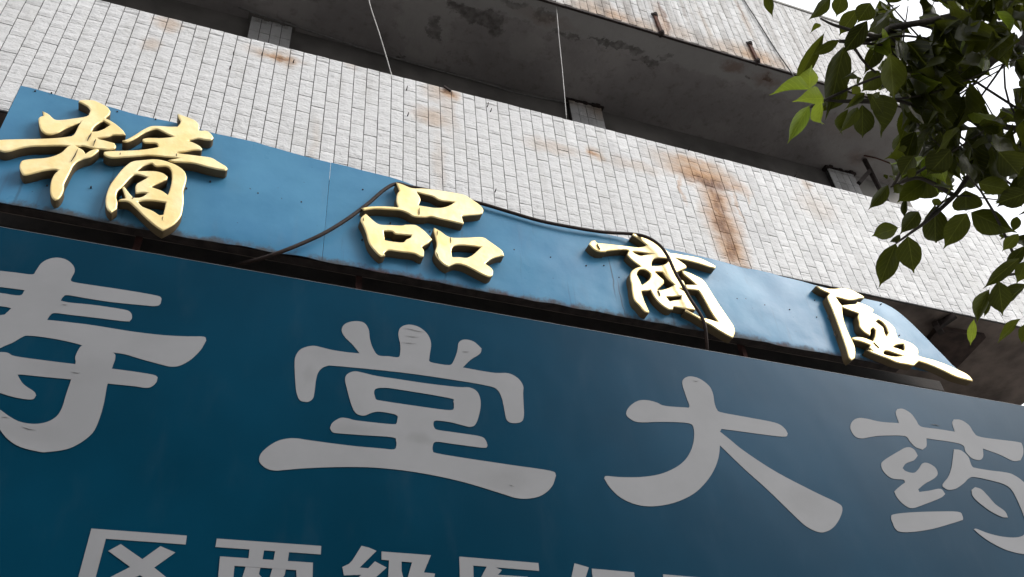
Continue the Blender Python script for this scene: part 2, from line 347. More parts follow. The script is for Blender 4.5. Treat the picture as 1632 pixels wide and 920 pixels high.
# wall behind the balcony: spandrels, windows between the columns
colx = [atZ(403, 25, ZU0).x + 0.19, atZ(931, 165, ZU0).x, atZ(1318, 268, ZU0).x + 0.17]
cw = 0.40
bays = [XL] + [v for c in colx for v in (c - cw / 2, c + cw / 2)] 
for i in range(0, len(bays) - 1, 2):
    a, b = bays[i], bays[i + 1]
    if b - a < 0.1: continue
    MB().box(a, b, YB + 0.06, YB + 0.20, ZB0 + 0.17, ZB0 + 1.15).build('wall_panel', M['wall_back'], bld)
    MB().box(a, b, YB + 0.05, YB + 0.20, ZU0 - 0.42, ZU0 - 0.006).build('lintel', M['wall_back'], bld)
    n = max(1, round((b - a) / 0.9)); 
    for k in range(n):
        u0 = a + (b - a) * k / n; u1 = a + (b - a) * (k + 1) / n
        f = MB(); z0, z1 = ZB0 + 1.15, ZU0 - 0.42
        f.box(u0, u0 + .04, YB + .08, YB + .14, z0, z1).box(u1 - .04, u1, YB + .08, YB + .14, z0, z1).box(u0 + .04, u1 - .04, YB + .08, YB + .14, z0, z0 + .05).box(u0 + .04, u1 - .04, YB + .08, YB + .14, z1 - .05, z1)
        wdw = f.build('window', M['steel_dark'], bld)
        MB().box(u0 + .04, u1 - .04, YB + .105, YB + .115, z0 + .05, z1 - .05).build('pane', M['glass'], wdw)
MB().box(colx[2] + cw / 2 + .01, XR - .01, YB + 0.03, YB + 0.22, ZB0 + 0.172, ZU0 - 0.005).build('end_wall', M['concrete'], bld)
MB().box(XL, XR, YB + 3.2, YB + 3.4, 0, ZU1).build('rear_wall', M['wall_back'], bld)
MB().box(XL, XL + 0.2, YB + 0.2, YB + 3.2, 0, ZU1).build('side_wall', M['wall_back'], bld)
MB().box(XR - 0.5, XR - 0.3, YB + 0.25, YB + 3.2, 0, ZB0 - 0.006).build('side_wall', M['wall_back'], bld)
MB().box(XL, XRU, YB + 0.2, YB + 0.4, ZU0 + .16, ZU1 + 2.2).build('upper_wall', M['wall_back'], bld)
# ground floor shop front behind the banner
MB().box(XL, XR - 0.3, YB + 0.02, YB + 0.25, 2.6, ZB0 - 0.006).build('fascia_wall', M['wall_back'], bld)
for k in range(5):
    a = XL + (XR - 0.3 - XL) * k / 5; b = XL + (XR - 0.3 - XL) * (k + 1) / 5
    MB().box(a + .02, a + 0.28, YB - 0.02, YB + 0.25, 0.0, 2.6).build('pier', M['concrete'], bld)
    MB().box(a + .28, b + .02, YB + 0.10, YB + 0.13, 0.0, 2.6).build('shop_window', M['glass'], bld)
# columns
cols = []
for cx_ in colx:
    z0, z1 = ZB0 + 0.17, ZU0 - 0.04
    cols.append(MB().box(cx_ - cw / 2 + .012, cx_ + cw / 2 - .012, YB - .0, YB + .4, z0, ZU0 - .006).build('column', M['grout'], bld))
    rg = MB()                              # crumbled render where the column meets the slab
    for k in range(9):
        a = cx_ - cw / 2 - .03 + k * (cw + .06) / 9
        rg.box(a, a + (cw + .06) / 9 - .003, YB - random.uniform(.016, .045), YB + .1, ZU0 - random.uniform(.02, .05), ZU0 - .006)
    rg.build('render_collar', M['steel_dark'] if cx_ != colx[0] else M['wall_back'], cols[-1])

# tiles: shared moulded meshes with a two-ripple split face
def tile_mesh(seed):
    rr = random.Random(seed); nx, nz = 2, 5; hw, hh = (TW - J) / 2, (TH - J) / 2
    v = []; f = []
    for j in range(nz + 1):
        for i in range(nx + 1):
            edge = i in (0, nx) or j in (0, nz)
            y = -PR + (0.0015 if edge else 0) + (rr.uniform(-.0022, .0022) if not edge else rr.uniform(-.0006, .0012)) - (0.0022 if j in (1, 4) else 0)
            v.append((-hw + 2 * hw * i / nx, y, -hh + 2 * hh * j / nz + (0 if edge else rr.uniform(-.008, .008))))
    for j in range(nz):
        for i in range(nx):
            a = j * (nx + 1) + i; f.append((a, a + 1, a + nx + 2, a + nx + 1))
    ring = [i for i in range(nx + 1)] + [j * (nx + 1) + nx for j in range(1, nz + 1)] + [nz * (nx + 1) + i for i in range(nx - 1, -1, -1)] + [j * (nx + 1) for j in range(nz - 1, 0, -1)]
    n0 = len(v); v += [(v[i][0], 0.001, v[i][2]) for i in ring]
    for k in range(len(ring)):
        k2 = (k + 1) % len(ring); f.append((ring[k2], ring[k], n0 + k, n0 + k2))
    me = bpy.data.meshes.new('tile'); me.from_pydata(v, [], f); me.update(); me.materials.append(M['tile']); return me
TM = [tile_mesh(s) for s in range(5)]
cand = []                                 # every tile: (visible area, parent, centre x, y, centre z, height scale, mesh)
def field(parent, x0, x1, z0, z1, Y, visible, k_=1.0):
    TW, TH = globals()['TW'] * k_, globals()['TH'] * k_
    k0 = math.floor((x0 - XJ0) / TW); k1 = math.ceil((x1 - XJ0) / TW)
    for k in range(k0, k1):
        xa = XJ0 + k * TW; xb = xa + TW
        if xa < x0 - 0.001 or xb > x1 + 0.001: continue
        off = 0.0 if k % 2 else TH / 2
        m0 = math.floor((z0 - ZJ0 - off) / TH) - 1; m1 = math.ceil((z1 - ZJ0 - off) / TH) + 1
        for m in range(m0, m1):
            za = max(z0, ZJ0 + off + m * TH); zb = min(z1, ZJ0 + off + (m + 1) * TH)
            if zb - za < 0.02: continue
            ps = [proj((X_, Y, Z_)) for X_, Z_ in ((xa, za), (xb, za), (xb, zb), (xa, zb))]
            A = 0
            if all(ps) and all(0 < p[0] < 1632 and 0 < p[1] < 920 for p in ps) and visible(sum(p[0] for p in ps) / 4, sum(p[1] for p in ps) / 4):
                A = abs(sum(ps[i][0] * ps[(i+1) % 4][1] - ps[(i+1) % 4][0] * ps[i][1] for i in range(4))) / 2
            cand.append((A, parent, (xa + xb) / 2, Y, (za + zb) / 2, (zb - za - J) / (globals()['TH'] - J), random.randrange(5), (TW - J) / (globals()['TW'] - J)))
SIGN_TOP = [(-60, 112), (35, 137), (123, 160), (177, 172), (249, 190), (284, 197), (340, 212), (410, 227), (467, 245), (544, 263), (627, 284), (661, 297), (770, 328), (850, 349), (960, 372), (1060, 395), (1131, 412), (1188, 427), (1228, 435), (1262, 444), (1298, 454), (1378, 476), (1408, 482), (1425, 491), (1438, 501), (1518, 583), (1548, 606)]
def lerp_tab(tab, x):
    for (a, b), (c, d) in zip(tab, tab[1:]):
        if a <= x <= c: return b + (d - b) * (x - a) / (c - a)
    return tab[-1][1]
field(low, XL, XR, ZB0, ZB1, YW, lambda px, py: py < lerp_tab(SIGN_TOP, px) - 4 if px < 1450 else True)
field(upp, XL, XRU, ZU0, ZU1, YW, lambda px, py: px < 1330, 0.92)
for c_, cx_ in zip(cols, colx):
    for k in range(4):
        for m in range(int((ZU0 - ZB0) / TH)):
            za = ZB0 + 0.2 + m * TH; zb = min(za + TH, ZU0 - 0.03)
            if zb - za > 0.03: cand.append((0, c_, cx_ - cw / 2 + (k + .5) * TW, YB, (za + zb) / 2, (zb - za - J) / (TH - J), m % 5, 1.0))
cand.sort(key=lambda c: -c[0])
for A, par, x, y, z, sc, mi, sx_ in cand[:300]:
    o = bpy.data.objects.new('tile', TM[mi]); C.objects.link(o); o.parent = par
    o.location = (x, y + random.uniform(-.0012, .0012), z); o.scale = (sx_, 1, sc)
    o.rotation_euler = (random.gauss(0, .006), random.gauss(0, .0025), random.gauss(0, .008))
rest = MB()
TV = [([tuple(v.co) for v in m.vertices], [tuple(p.vertices) for p in m.polygons]) for m in TM]
for A, par, x, y, z, sc, mi, sx_ in cand[300:]:
    dy = random.uniform(-.0012, .0012); rz = random.gauss(0, .008); rx = random.gauss(0, .006)
    rest.add([(x + vx * sx_, y + dy + vy + vx * rz + vz * rx, z + vz * sc) for vx, vy, vz in TV[mi][0]], TV[mi][1])
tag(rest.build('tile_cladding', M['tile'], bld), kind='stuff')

# nails, stubs and small fixings in the wall
def nail(px, py, L=0.03, bend=0.02):
    p = atY(px, py, YW)
    MB().tube([p + Vector((0, .01, 0)), p + Vector((0, -L, 0.002)), p + Vector((0.003, -L - .006, bend))], [.0045, .004, .003], 6).build('nail', M['steel_dark'], bld)
for px, py, b in [(647, 146, .03), (649, 187, .02), (776, 172, .03), (781, 180, .02), (372, 88, .01), (366, 112, .008), (417, 90, .015), (467, 102, .01), (1267, 281, .02), (788, 308, .015), (1096, 242, .02)]:
    nail(px, py, 0.028, b)
for px, py, px2, py2 in [(1043, 24, 1054, 52), (1194, 70, 1207, 97)]:      # rusted bracket stubs on the upper parapet
    a, b = atY(px, py, YW - .02), atY(px2, py2, YW - .02)
    st = MB().bar(a, b, .038, .026, (0, 1, 0)).build('bracket_stub', M['steel_rust'], bld)
    m = MB()
    for q, s_ in ((a, .075), (b, .065)):
        m.tube([(q.x, YW + .01, q.z + .01), (q.x + .008, YW - .02, q.z - .004), (q.x - .006, YW - .05, q.z - .012)], [s_ * .62, s_ * .5, s_ * .25], 7)
    m.build('bracket_knob', M['steel_dark'], st)
p = atY(714, 147, YW); MB().bar((p.x - .04, YW - .02, ZB1 + .004), (p.x + .02, YW - .016, ZB1 - .03), .013, .016, (0, 1, 0)).build('bracket_stub', M['steel_dark'], bld)
# underside of the lower balcony at the right end: dark board and bracket
a, b, c2, d = [atZ(*q, ZB0 - 0.006) for q in ((1492, 518), (1568, 531), (1522, 580), (1450, 570))]
bd = MB(); vs = [a, b, c2, d]; bd.add([v for v in vs] + [v - Vector((0, 0, .05)) for v in vs], [(0, 1, 2, 3), (7, 6, 5, 4), (0, 4, 5, 1), (1, 5, 6, 2), (2, 6, 7, 3), (3, 7, 4, 0)])
bd.build('soffit_board', simple('dark_brown_board', (0.055, 0.035, 0.028), 0.9, var=0.4), bld)
br = MB().bar(atZ(1522, 502, ZB0 - .02), atZ(1494, 521, ZB0 - .06), .05, .05).bar(atZ(1490, 516, ZB0 - .06), atZ(1500, 530, ZB0 - .06), .05, .05)
tag(br.build('steel_bracket', M['steel_dark']), 'black steel bracket under the balcony beside the right end of the blue sign', 'bracket')
# bent steel prop standing on the lower balcony at the right
pr = MB().tube([atY(1378, 255, YB - .25), atY(1393, 284, YB - .25), atY(1418, 330, YB - .25)], .030, 8)
pr.bar(atY(1386, 273, YB - .25), atY(1369, 292, YB - .25), .05, .04, (0, 1, 0))
tag(pr.build('steel_prop', M['steel_dark']), 'leaning black steel prop with a side arm on the balcony by the leaves', 'prop')
rb = MB().tube(spline([atZ(1377, 248, ZU0 - .01), atZ(1395, 252, ZU0 - .015), atZ(1412, 258, ZU0 - .012), atZ(1436, 268, ZU0 - .01)]), .008, 6)
rb.build('exposed_rebar', M['steel_rust'], bld)

# ------------------------------------------------------------------ outline tracing helpers
def W8(ox, oy, s, pts): return [(ox + x / s, oy + y / s) for x, y in pts]
def rounded(pts, n=4, corner=48):
    N = len(pts); P = [Vector((p[0], p[1], 0)) for p in pts]; cor = []
    for i in range(N):
        a = P[i] - P[i-1]; b = P[(i+1) % N] - P[i]
        cor.append(a.length < 1e-6 or b.length < 1e-6 or math.degrees(a.angle(b)) > corner)
    out = []
    for i in range(N):
        p1, p2 = P[i], P[(i+1) % N]; p0 = p1 * 2 - p2 if cor[i] else P[i-1]; p3 = p2 * 2 - p1 if cor[(i+1) % N] else P[(i+2) % N]
        for k in range(n):
            t = k / n; q = 0.5*((2*p1)+(p2-p0)*t+(2*p0-5*p1+4*p2-p3)*t*t+(3*p1-p0-3*p2+p3)*t**3); out.append((q.x, q.y))
    return out
def plate(name, loops, Y, thick, bevel, mat, parent, n=4, corner=48, smooth_bevel=2, sharp=False):
    """outline loops (photo pixels) laid on the plane y=Y (their front face) as a solid plate of real thickness"""
    cu = bpy.data.curves.new(name, 'CURVE'); cu.dimensions = '2D'; cu.fill_mode = 'BOTH'
    cu.extrude = max(0.0, thick / 2 - bevel); cu.bevel_depth = bevel; cu.bevel_resolution = smooth_bevel; cu.offset = -bevel
    for L in loops:
        q = L if sharp else rounded(L, n, corner)
        w3 = [atY(x, y, Y) for x, y in q]
        sp = cu.splines.new('POLY'); sp.points.add(len(w3) - 1); sp.use_cyclic_u = True
        for pt, v in zip(sp.points, w3): pt.co = (v.x, v.z, 0, 1)
    ob = bpy.data.objects.new('tmp', cu); C.objects.link(ob); dg = bpy.context.evaluated_depsgraph_get(); dg.update()
    me = bpy.data.meshes.new_from_object(ob.evaluated_get(dg)); bpy.data.objects.remove(ob); bpy.data.curves.remove(cu)
    for v in me.vertices: x, y, z = v.co; v.co = (x, Y + thick / 2 - z, y)
    me.materials.clear(); me.update()
    return put(name, me, mat, parent)

# ------------------------------------------------------------------ blue upper sign
sign = empty('blue_sign_board')
tag(sign, 'long blue sheet metal sign board with four raised gold characters', 'sign')
ZSB = Z0 + 0.9155 * YS
top_w = sorted([(atY(px, py, YS).x, atY(px, py, YS).z) for px, py in SIGN_TOP[1:]])
xs0 = top_w[0][0] - 0.006
seam = atY(521, 330, YS).x
xe = atY(1548, 606, YS).x
def sheet(x0, x1, seed):
    nx = max(2, int((x1 - x0) / 0.045)); nz = 18; v = []; f = []
    for i in range(nx + 1):
        X = x0 + (x1 - x0) * i / nx; zt = lerp_tab(top_w, X) if X > top_w[0][0] else top_w[0][1]
        zb = ZSB + 0.014 * noise.noise((X * 6, seed, 0)) - 0.01 * abs(noise.noise((X * 2.2, 3, seed)))
        zt += 0.008 * noise.noise((X * 5, seed, 9)); zt = max(zt, zb + 0.01)
        for j in range(nz + 1):
            tt = j / nz; Z = zb + (zt - zb) * tt
            y = YS + 0.009 * noise.noise((X * 1.3, Z * 1.7, seed)) + 0.0055 * noise.noise((X * 3.6, Z * 4.2, seed + 4)) + 0.002 * noise.noise((X * 11, Z * 9, seed + 7))
            if j == 0: y += 0.004
            v.append((X, y, Z))
    for i in range(nx):
        for j in range(nz):
            a = i * (nz + 1) + j; f.append((a, a + nz + 1, a + nz + 2, a + 1))
    me = bpy.data.meshes.new('sheet'); me.from_pydata(v, [], f); me.update()
    o = put('metal_sheet', me, M['blue'], sign, True)
    md = o.modifiers.new('solid', 'SOLIDIFY'); md.thickness = 0.004; md.offset = -1
    es = o.modifiers.new('edges', 'EDGE_SPLIT'); es.split_angle = math.radians(40)
    return o
sheet(xs0, seam - 0.0012, 1); sheet(seam + 0.0012, xe, 2)
# frame behind the sheets
for zz in (ZSB + 0.02, ZSB + 0.52):
    MB().box(xs0 + .03, atY(1420, 520, YS).x - .05, YS + 0.035, YS + 0.10, zz, zz + 0.05).build('frame_rail', M['steel_dark'], sign)
MB().box(xs0 - 1.5, xe - 0.1, YS + 0.19, YS + 0.27, ZSB - 0.00, ZSB + 0.095).build('frame_rail', M['rail'], sign)
MB().box(xs0 - 1.5, xe - 0.3, YS + 0.42, YS + 0.50, ZSB + 0.02, ZSB + 0.16).build('frame_rail', M['rail'], sign)
for px in (200, 578, 1165):
    X = atY(px, 440, YS).x
    MB().box(X - .018, X + .018, YS + 0.105, YS + 0.14, ZSB - 1.2, ZSB + 0.35).build('frame_post', M['post'], sign)
# screws dotted over the sheet
for px, py in [(56, 146), (82, 149), (187, 179), (248, 191), (335, 290), (297, 301), (411, 309), (480, 323), (578, 303), (622, 356), (685, 370), (819, 399), (877, 411), (934, 424), (962, 424), (1174, 477), (1218, 487), (1258, 494), (1301, 506), (1298, 479), (986, 443), (577, 383), (615, 436), (1404, 485), (1433, 535), (145, 299), (75, 297)]:
    p = atY(px, py, YS); MB().tube([p + Vector((0, .02, 0)), p - Vector((0, .008, 0))], .005, 6).build('screw', M['steel_dark'], sign)

GT = 0.066                                # depth of the gold characters
YG = YS - GT - 0.004                      # their front plane
def gold(label, parts):
    first = None
    ch = None
    for i, loops in enumerate(parts):
        yy = YG - 0.0025 * i
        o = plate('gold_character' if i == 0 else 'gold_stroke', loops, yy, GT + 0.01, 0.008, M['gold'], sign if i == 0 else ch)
        if i == 0: ch = o; o['label'] = label
    return ch
G = []
A_ = lambda p: W8(0, 150, 8, p)
B_ = lambda p: W8(165, 170, 8, p)
C_ = lambda p: W8(0, 225, 8, p)
D_ = lambda p: W8(150, 260, 8, p)
gold('leftmost gold character, many strokes, cut by the left edge', [
 [A_([(540,210),(620,250),(700,318),(800,322),(900,310),(1100,278),(1140,230),(1150,200),(1120,160),(1060,125),(1000,95),(1030,72),(1180,72),(1280,110),(1370,160),(1410,215),(1395,260),(1345,300),(1420,340),(1500,395),(1570,460),(1605,515),(1530,520),(1440,520),(1370,545),(1230,562),(1330,585),(1460,620),(1480,660),(1470,690),(1400,708),(1300,700),(1190,690),(1060,660),(1000,665),(840,660),(720,655),(560,660),(400,665),(250,690),(130,725),(60,735),(0,720),(-60,700),(-80,650),(-60,595),(0,578),(200,570),(480,565),(700,555),(850,540),(930,520),(970,460),(1000,400),(1030,355),(930,395),(830,440),(740,490),(640,515),(570,500),(520,450),(495,370),(488,310),(510,285),(555,270)]),
  A_([(1170,475),(1200,420),(1260,370),(1320,340),(1400,390),(1320,440),(1240,468)])],
 [C_([(940,40),(990,70),(1060,110),(1090,155),(1150,115),(1220,95),(1265,105),(1240,140),(1160,195),(1060,225),(980,265),(930,320),(905,370),(860,460),(820,545),(815,610),(790,680),(750,730),(700,750),(665,720),(640,650),(640,570),(655,490),(690,420),(740,370),(690,360),(560,375),(440,405),(320,432),(280,410),(250,340),(255,280),(290,240),(400,222),(560,210),(680,185),(780,140),(850,75),(900,45)])],
 [B_([(945,85),(1000,105),(1100,140),(1180,180),(1220,240),(1220,300),(1320,305),(1380,350),(1405,395),(1370,425),(1290,420),(1200,405),(1080,430),(1160,460),(1230,500),(1260,535),(1240,552),(1150,552),(1050,570),(930,585),(1000,595),(1200,620),(1370,645),(1460,695),(1560,755),(1585,790),(1560,812),(1450,795),(1300,760),(1150,720),(1000,708),(880,700),(820,675),(950,655),(820,640),(600,620),(450,630),(250,645),(110,652),(30,630),(0,600),(5,570),(100,560),(300,555),(480,545),(620,525),(700,510),(685,480),(650,465),(530,460),(495,430),(500,405),(580,393),(740,395),(890,380),(820,350),(740,310),(680,285),(600,300),(500,345),(400,410),(300,450),(245,440),(240,425),(300,410),(400,355),(500,290),(600,245),(700,240),(850,250),(940,250),(975,210),(985,180),(960,140)])],
 [D_([(770,-55),(890,-38),(1040,15),(1150,95),(1180,180),(1165,270),(1140,350),(1145,450),(1135,560),(1110,670),(1040,760),(960,815),(870,858),(800,815),(700,735),(600,640),(520,560),(430,490),(310,480),(330,455),(400,445),(380,380),(355,310),(385,290),(440,365),(500,435),(560,435),(620,420),(680,380),(620,375),(530,385),(525,300),(550,255),(610,220),(680,180),(600,155),(520,145),(460,190),(400,255),(350,310),(300,355),(285,430),(300,500),(290,580),(215,632),(165,580),(145,500),(155,400),(200,280),(270,180),(350,80),(420,15),(500,-30),(660,-48)]),
  D_([(550,97),(620,40),(690,10),(740,5),(790,40),(920,40),(975,80),(992,150),(985,250),(965,330),(940,400),(870,350),(790,320),(730,300),(800,265),(930,205),(940,170),(890,130),(820,105),(720,95)]),
  D_([(560,490),(640,475),(760,478),(915,500),(900,570),(880,655),(830,655),(760,610),(680,575),(610,545)])]])
E_ = lambda p: W8(570, 280, 8, p)
F_ = lambda p: W8(570, 335, 8, p)
G_ = lambda p: W8(640, 335, 8, p)
gold('gold character of three mouth shapes', [
 [E_([(490,80),(580,110),(700,155),(860,160),(1080,190),(1340,235),(1430,280),(1560,370),(1605,435),(1595,480),(1540,495),(1420,505),(1330,515),(1345,570),(1358,605),(1330,612),(1200,580),(1060,550),(940,520),(860,530),(720,520),(640,475),(540,440),(400,430),(240,420),(130,430),(80,440),(50,410),(150,390),(300,385),(420,390),(520,400),(500,340),(497,280),(510,220),(535,190),(510,130)]),
  E_([(755,205),(850,235),(960,262),(1060,315),(1240,335),(1160,380),(1080,402),(980,405),(880,390),(780,375),(805,310),(790,260)])],
 [F_([(105,40),(160,90),(230,150),(300,180),(430,185),(560,190),(620,180),(740,185),(830,240),(900,305),(955,370),(900,420),(820,465),(850,520),(845,590),(800,590),(720,550),(560,530),(400,510),(340,545),(355,575),(300,590),(250,550),(180,470),(140,400),(110,290),(70,190),(40,130),(50,85)]),
  F_([(335,262),(440,268),(480,300),(560,308),(685,318),(675,345),(620,370),(580,405),(480,400),(350,378)])],
 [G_([(415,218),(500,265),(620,340),(830,345),(1030,340),(1120,390),(1240,475),(1290,520),(1312,580),(1240,590),(1150,620),(1070,680),(1130,720),(1170,770),(1165,830),(1110,848),(1000,800),(900,745),(800,700),(700,682),(640,700),(600,720),(540,690),(470,620),(428,540),(450,440),(430,330),(412,260)]),
  G_([(650,480),(690,450),(800,445),(1015,468),(960,520),(900,570),(830,602),(740,595),(650,595),(640,540)])]])
H_ = lambda p: W8(935, 365, 8, p)
I_ = lambda p: W8(985, 430, 8, p)
gold('gold character with the brown hose hanging over it', [
 [H_([(30,190),(60,150),(110,140),(140,175),(200,180),(350,195),(560,220),(650,230),(720,222),(770,205),(720,165),(650,115),(585,75),(595,52),(660,68),(760,100),(860,140),(940,190),(1000,250),(1060,300),(1120,305),(1224,325),(1424,362),(1560,420),(1650,472),(1645,500),(1560,480),(1400,430),(1260,395),(1130,368),(1200,410),(1270,465),(1275,495),(1215,520),(1130,562),(1165,625),(1230,655),(1255,700),(1250,760),(1180,752),(1270,810),(1320,890),(1350,950),(1390,1030),(1260,1015),(1110,985),(1105,1025),(1040,1020),(940,950),(870,870),(815,775),(780,785),(700,788),(720,860),(750,940),(800,1050),(795,1068),(740,1050),(670,970),(610,900),(585,800),(575,700),(560,640),(558,580),(580,530),(630,495),(690,475),(640,440),(570,385),(520,330),(530,290),(540,282),(530,268),(460,262),(270,278),(240,290),(150,285),(80,245)]),
  H_([(580,285),(680,292),(850,315),(760,325),(675,335)]),
  H_([(830,468),(840,410),(880,372),(960,368),(1040,375),(1045,405),(1010,440),(940,462)]),
  H_([(690,515),(750,520),(810,560),(822,600),(790,650),(705,712),(680,650),(645,580),(660,535)]),
  H_([(870,543),(970,548),(1040,640),(1125,708),(1050,745),(960,772),(900,772),(950,730),(990,690),(985,650),(930,600)]),
  H_([(1015,860),(1100,860),(1210,850),(1205,895),(1120,905),(1060,918)])],
 [I_([(820,5),(900,28),(1000,75),(1080,120),(1130,180),(1180,260),(1300,450),(1430,640),(1480,720),(1497,790),(1470,868),(1400,835),(1280,765),(1180,700),(1090,655),(1000,600),(860,525),(862,497),(960,550),(1065,605),(1120,615),(1200,638),(1275,662),(1230,600),(1180,520),(1110,390),(1050,290),(1020,262),(940,250),(880,245),(850,185),(1000,190),(920,120),(840,55)])]])
J_ = lambda p: W8(1295, 445, 8, p)
gold('rightmost gold character with a long tail stroke past the sheet', [
 [J_([(50,80),(140,110),(220,118),(300,118),(380,110),(470,125),(560,165),(640,210),(665,240),(600,245),(540,262),(460,265),(380,245),(300,225),(345,295),(380,340),(385,400),(395,480),(425,590),(465,690),(505,770),(540,850),(552,930),(545,1005),(500,1035),(465,990),(440,900),(400,780),(350,640),(300,500),(250,370),(205,270),(190,215),(220,178),(140,145),(80,110)])],
 [J_([(370,330),(450,322),(550,312),(575,285),(640,310),(720,345),(787,390),(770,430),(830,460),(900,500),(980,550),(1050,620),(1075,700),(1095,752),(1170,775),(1270,820),(1340,880),(1355,930),(1348,968),(1400,990),(1520,1020),(1670,1070),(1810,1130),(1940,1190),(2010,1240),(2052,1300),(1960,1280),(1820,1238),(1670,1165),(1520,1100),(1360,1045),(1320,1080),(1290,1100),(1210,1085),(1080,1060),(960,1010),(850,970),(750,930),(698,900),(730,900),(772,915),(725,870),(740,838),(640,800),(515,768),(505,742),(580,733),(660,745),(740,775),(772,790),(800,720),(806,650),(775,618),(745,645),(745,690),(737,720),(660,670),(605,605),(595,540),(580,480),(592,435),(480,395),(388,358)]),
  J_([(810,540),(840,515),(890,545),(940,605),(970,680),(945,725),(925,690),(905,620),(860,580)]),
  J_([(1030,865),(1080,835),(1165,825),(1175,880),(1165,910),(1090,880)]),
  J_([(910,930),(940,910),(1020,930),(1155,978),(1060,985),(970,970),(915,955)])]])

# dark joints where the carved pieces meet
def crack(x0, y0, x1, y1):
    a, b = atY(x0, y0, YG - .0105), atY(x1, y1, YG - .0105); d = Vector((b.z - a.z, 0, a.x - b.x)).normalized() * .0022; m = (a + b) / 2 + d * random.uniform(-1.5, 1.5)
    yy = Vector((0, .02, 0))
    MB().add([a, m - d, b, m + d, a + yy, m - d + yy, b + yy, m + d + yy], [(0, 1, 2, 3), (0, 4, 5, 1), (1, 5, 6, 2), (2, 6, 7, 3), (3, 7, 4, 0)]).build('crack', M['steel_dark'], sign)
for c_ in [(124, 237, 113, 257), (153, 221, 149, 231), (146, 211, 139, 223), (192, 243, 191, 246), (282, 244, 282, 248), (212, 313, 210, 317), (260, 344, 259, 351), (580, 346, 580, 351), (697, 367, 697, 375), (718, 378, 719, 387), (696, 402, 699, 410), (669, 330, 669, 341), (952, 388, 957, 397), (1049, 462, 1053, 471), (1393, 545, 1402, 554)]:
    crack(*c_)

# ------------------------------------------------------------------ teal shop banner
ban = empty('shop_banner')
tag(ban, 'big dark teal banner sign with large grey characters below the blue sign', 'banner')
zt = Z0 + 0.8708 * YT; zb_ = Z0 + 1.05; bx0, bx1 = -3.4, 7.0
MB().box(bx0, bx1, YT, YT + 0.012, zb_, zt).build('banner_face', M['banner'], ban)
MB().box(bx0, bx1, YT + 0.014, YT + 0.17, zb_ + .01, zt - 0.012).build('box_frame', M['banner_back'], ban)
MB().box(bx0, bx1, YT - 0.001, YT + 0.16, zt + 0.0003, zt + 0.0018).build('edge_trim', M['trim'], ban)
def printed(label, polys, sharp=False):
    first = None
    for i, loops in enumerate(polys):
        o = plate('printed_character' if i == 0 else 'printed_stroke', loops, YT - 0.0026 - 0.0004 * i, 0.0022, 0.0, M['vinyl'], ban if i == 0 else first, sharp=sharp, corner=60)
        if i == 0: first = o; o['label'] = label
L_ = lambda p: W8(0, 400, 4, p)
printed('large grey character cut by the left edge', [
 [L_([(0,127),(100,138),(205,150),(228,128),(262,80),(310,52),(370,43),(430,60),(468,95),(476,130),(462,160),(450,183),(470,199),(600,220),(800,250),(1000,285),(1030,305),(1020,340),(985,352),(900,345),(700,325),(540,300),(430,282),(400,295),(387,318),(450,330),(600,345),(780,372),(830,390),(842,425),(825,450),(760,445),(600,425),(450,408),(350,396),(320,410),(300,440),(400,450),(600,475),(850,515),(1050,538),(1200,545),(1300,547),(1315,570),(1280,630),(1220,690),(1150,730),(1090,738),(1030,725),(900,690),(800,660),(720,648),(600,640),(527,603),(420,575),(300,553),(180,540),(140,550),(80,585),(0,620),(-120,700),(-250,780),(-290,750),(-200,650),(-130,540),(-330,500),(-340,440),(-250,425),(0,410),(40,395),(72,365),(40,357),(0,352),(-150,330),(-175,295),(-140,258),(0,268),(125,284),(158,250),(0,230),(-300,195),(-350,160),(-340,110),(-280,95)])],
 [L_([(-60,652),(0,645),(50,650),(100,672),(300,700),(520,727),(800,762),(970,788),(1005,805),(995,840),(960,868),(920,872),(850,862),(710,848),(440,818),(300,805),(130,788),(115,797),(150,850),(215,895),(230,920),(210,945),(160,945),(80,930),(0,905),(-80,870),(-130,780),(-120,690)])],
 [L_([(527,603),(600,600),(720,648),(735,680),(725,715),(715,745),(700,800),(682,862),(675,900),(660,980),(630,1080),(590,1160),(510,1225),(420,1265),(300,1282),(250,1280),(130,1250),(50,1200),(0,1140),(-40,1080),(-55,1020),(-40,1000),(0,1012),(60,1055),(130,1090),(220,1103),(300,1090),(360,1055),(395,1000),(420,920),(450,830),(470,760),(482,710),(480,675),(500,630)])]])
M_ = lambda p: W8(405, 490, 4, p)
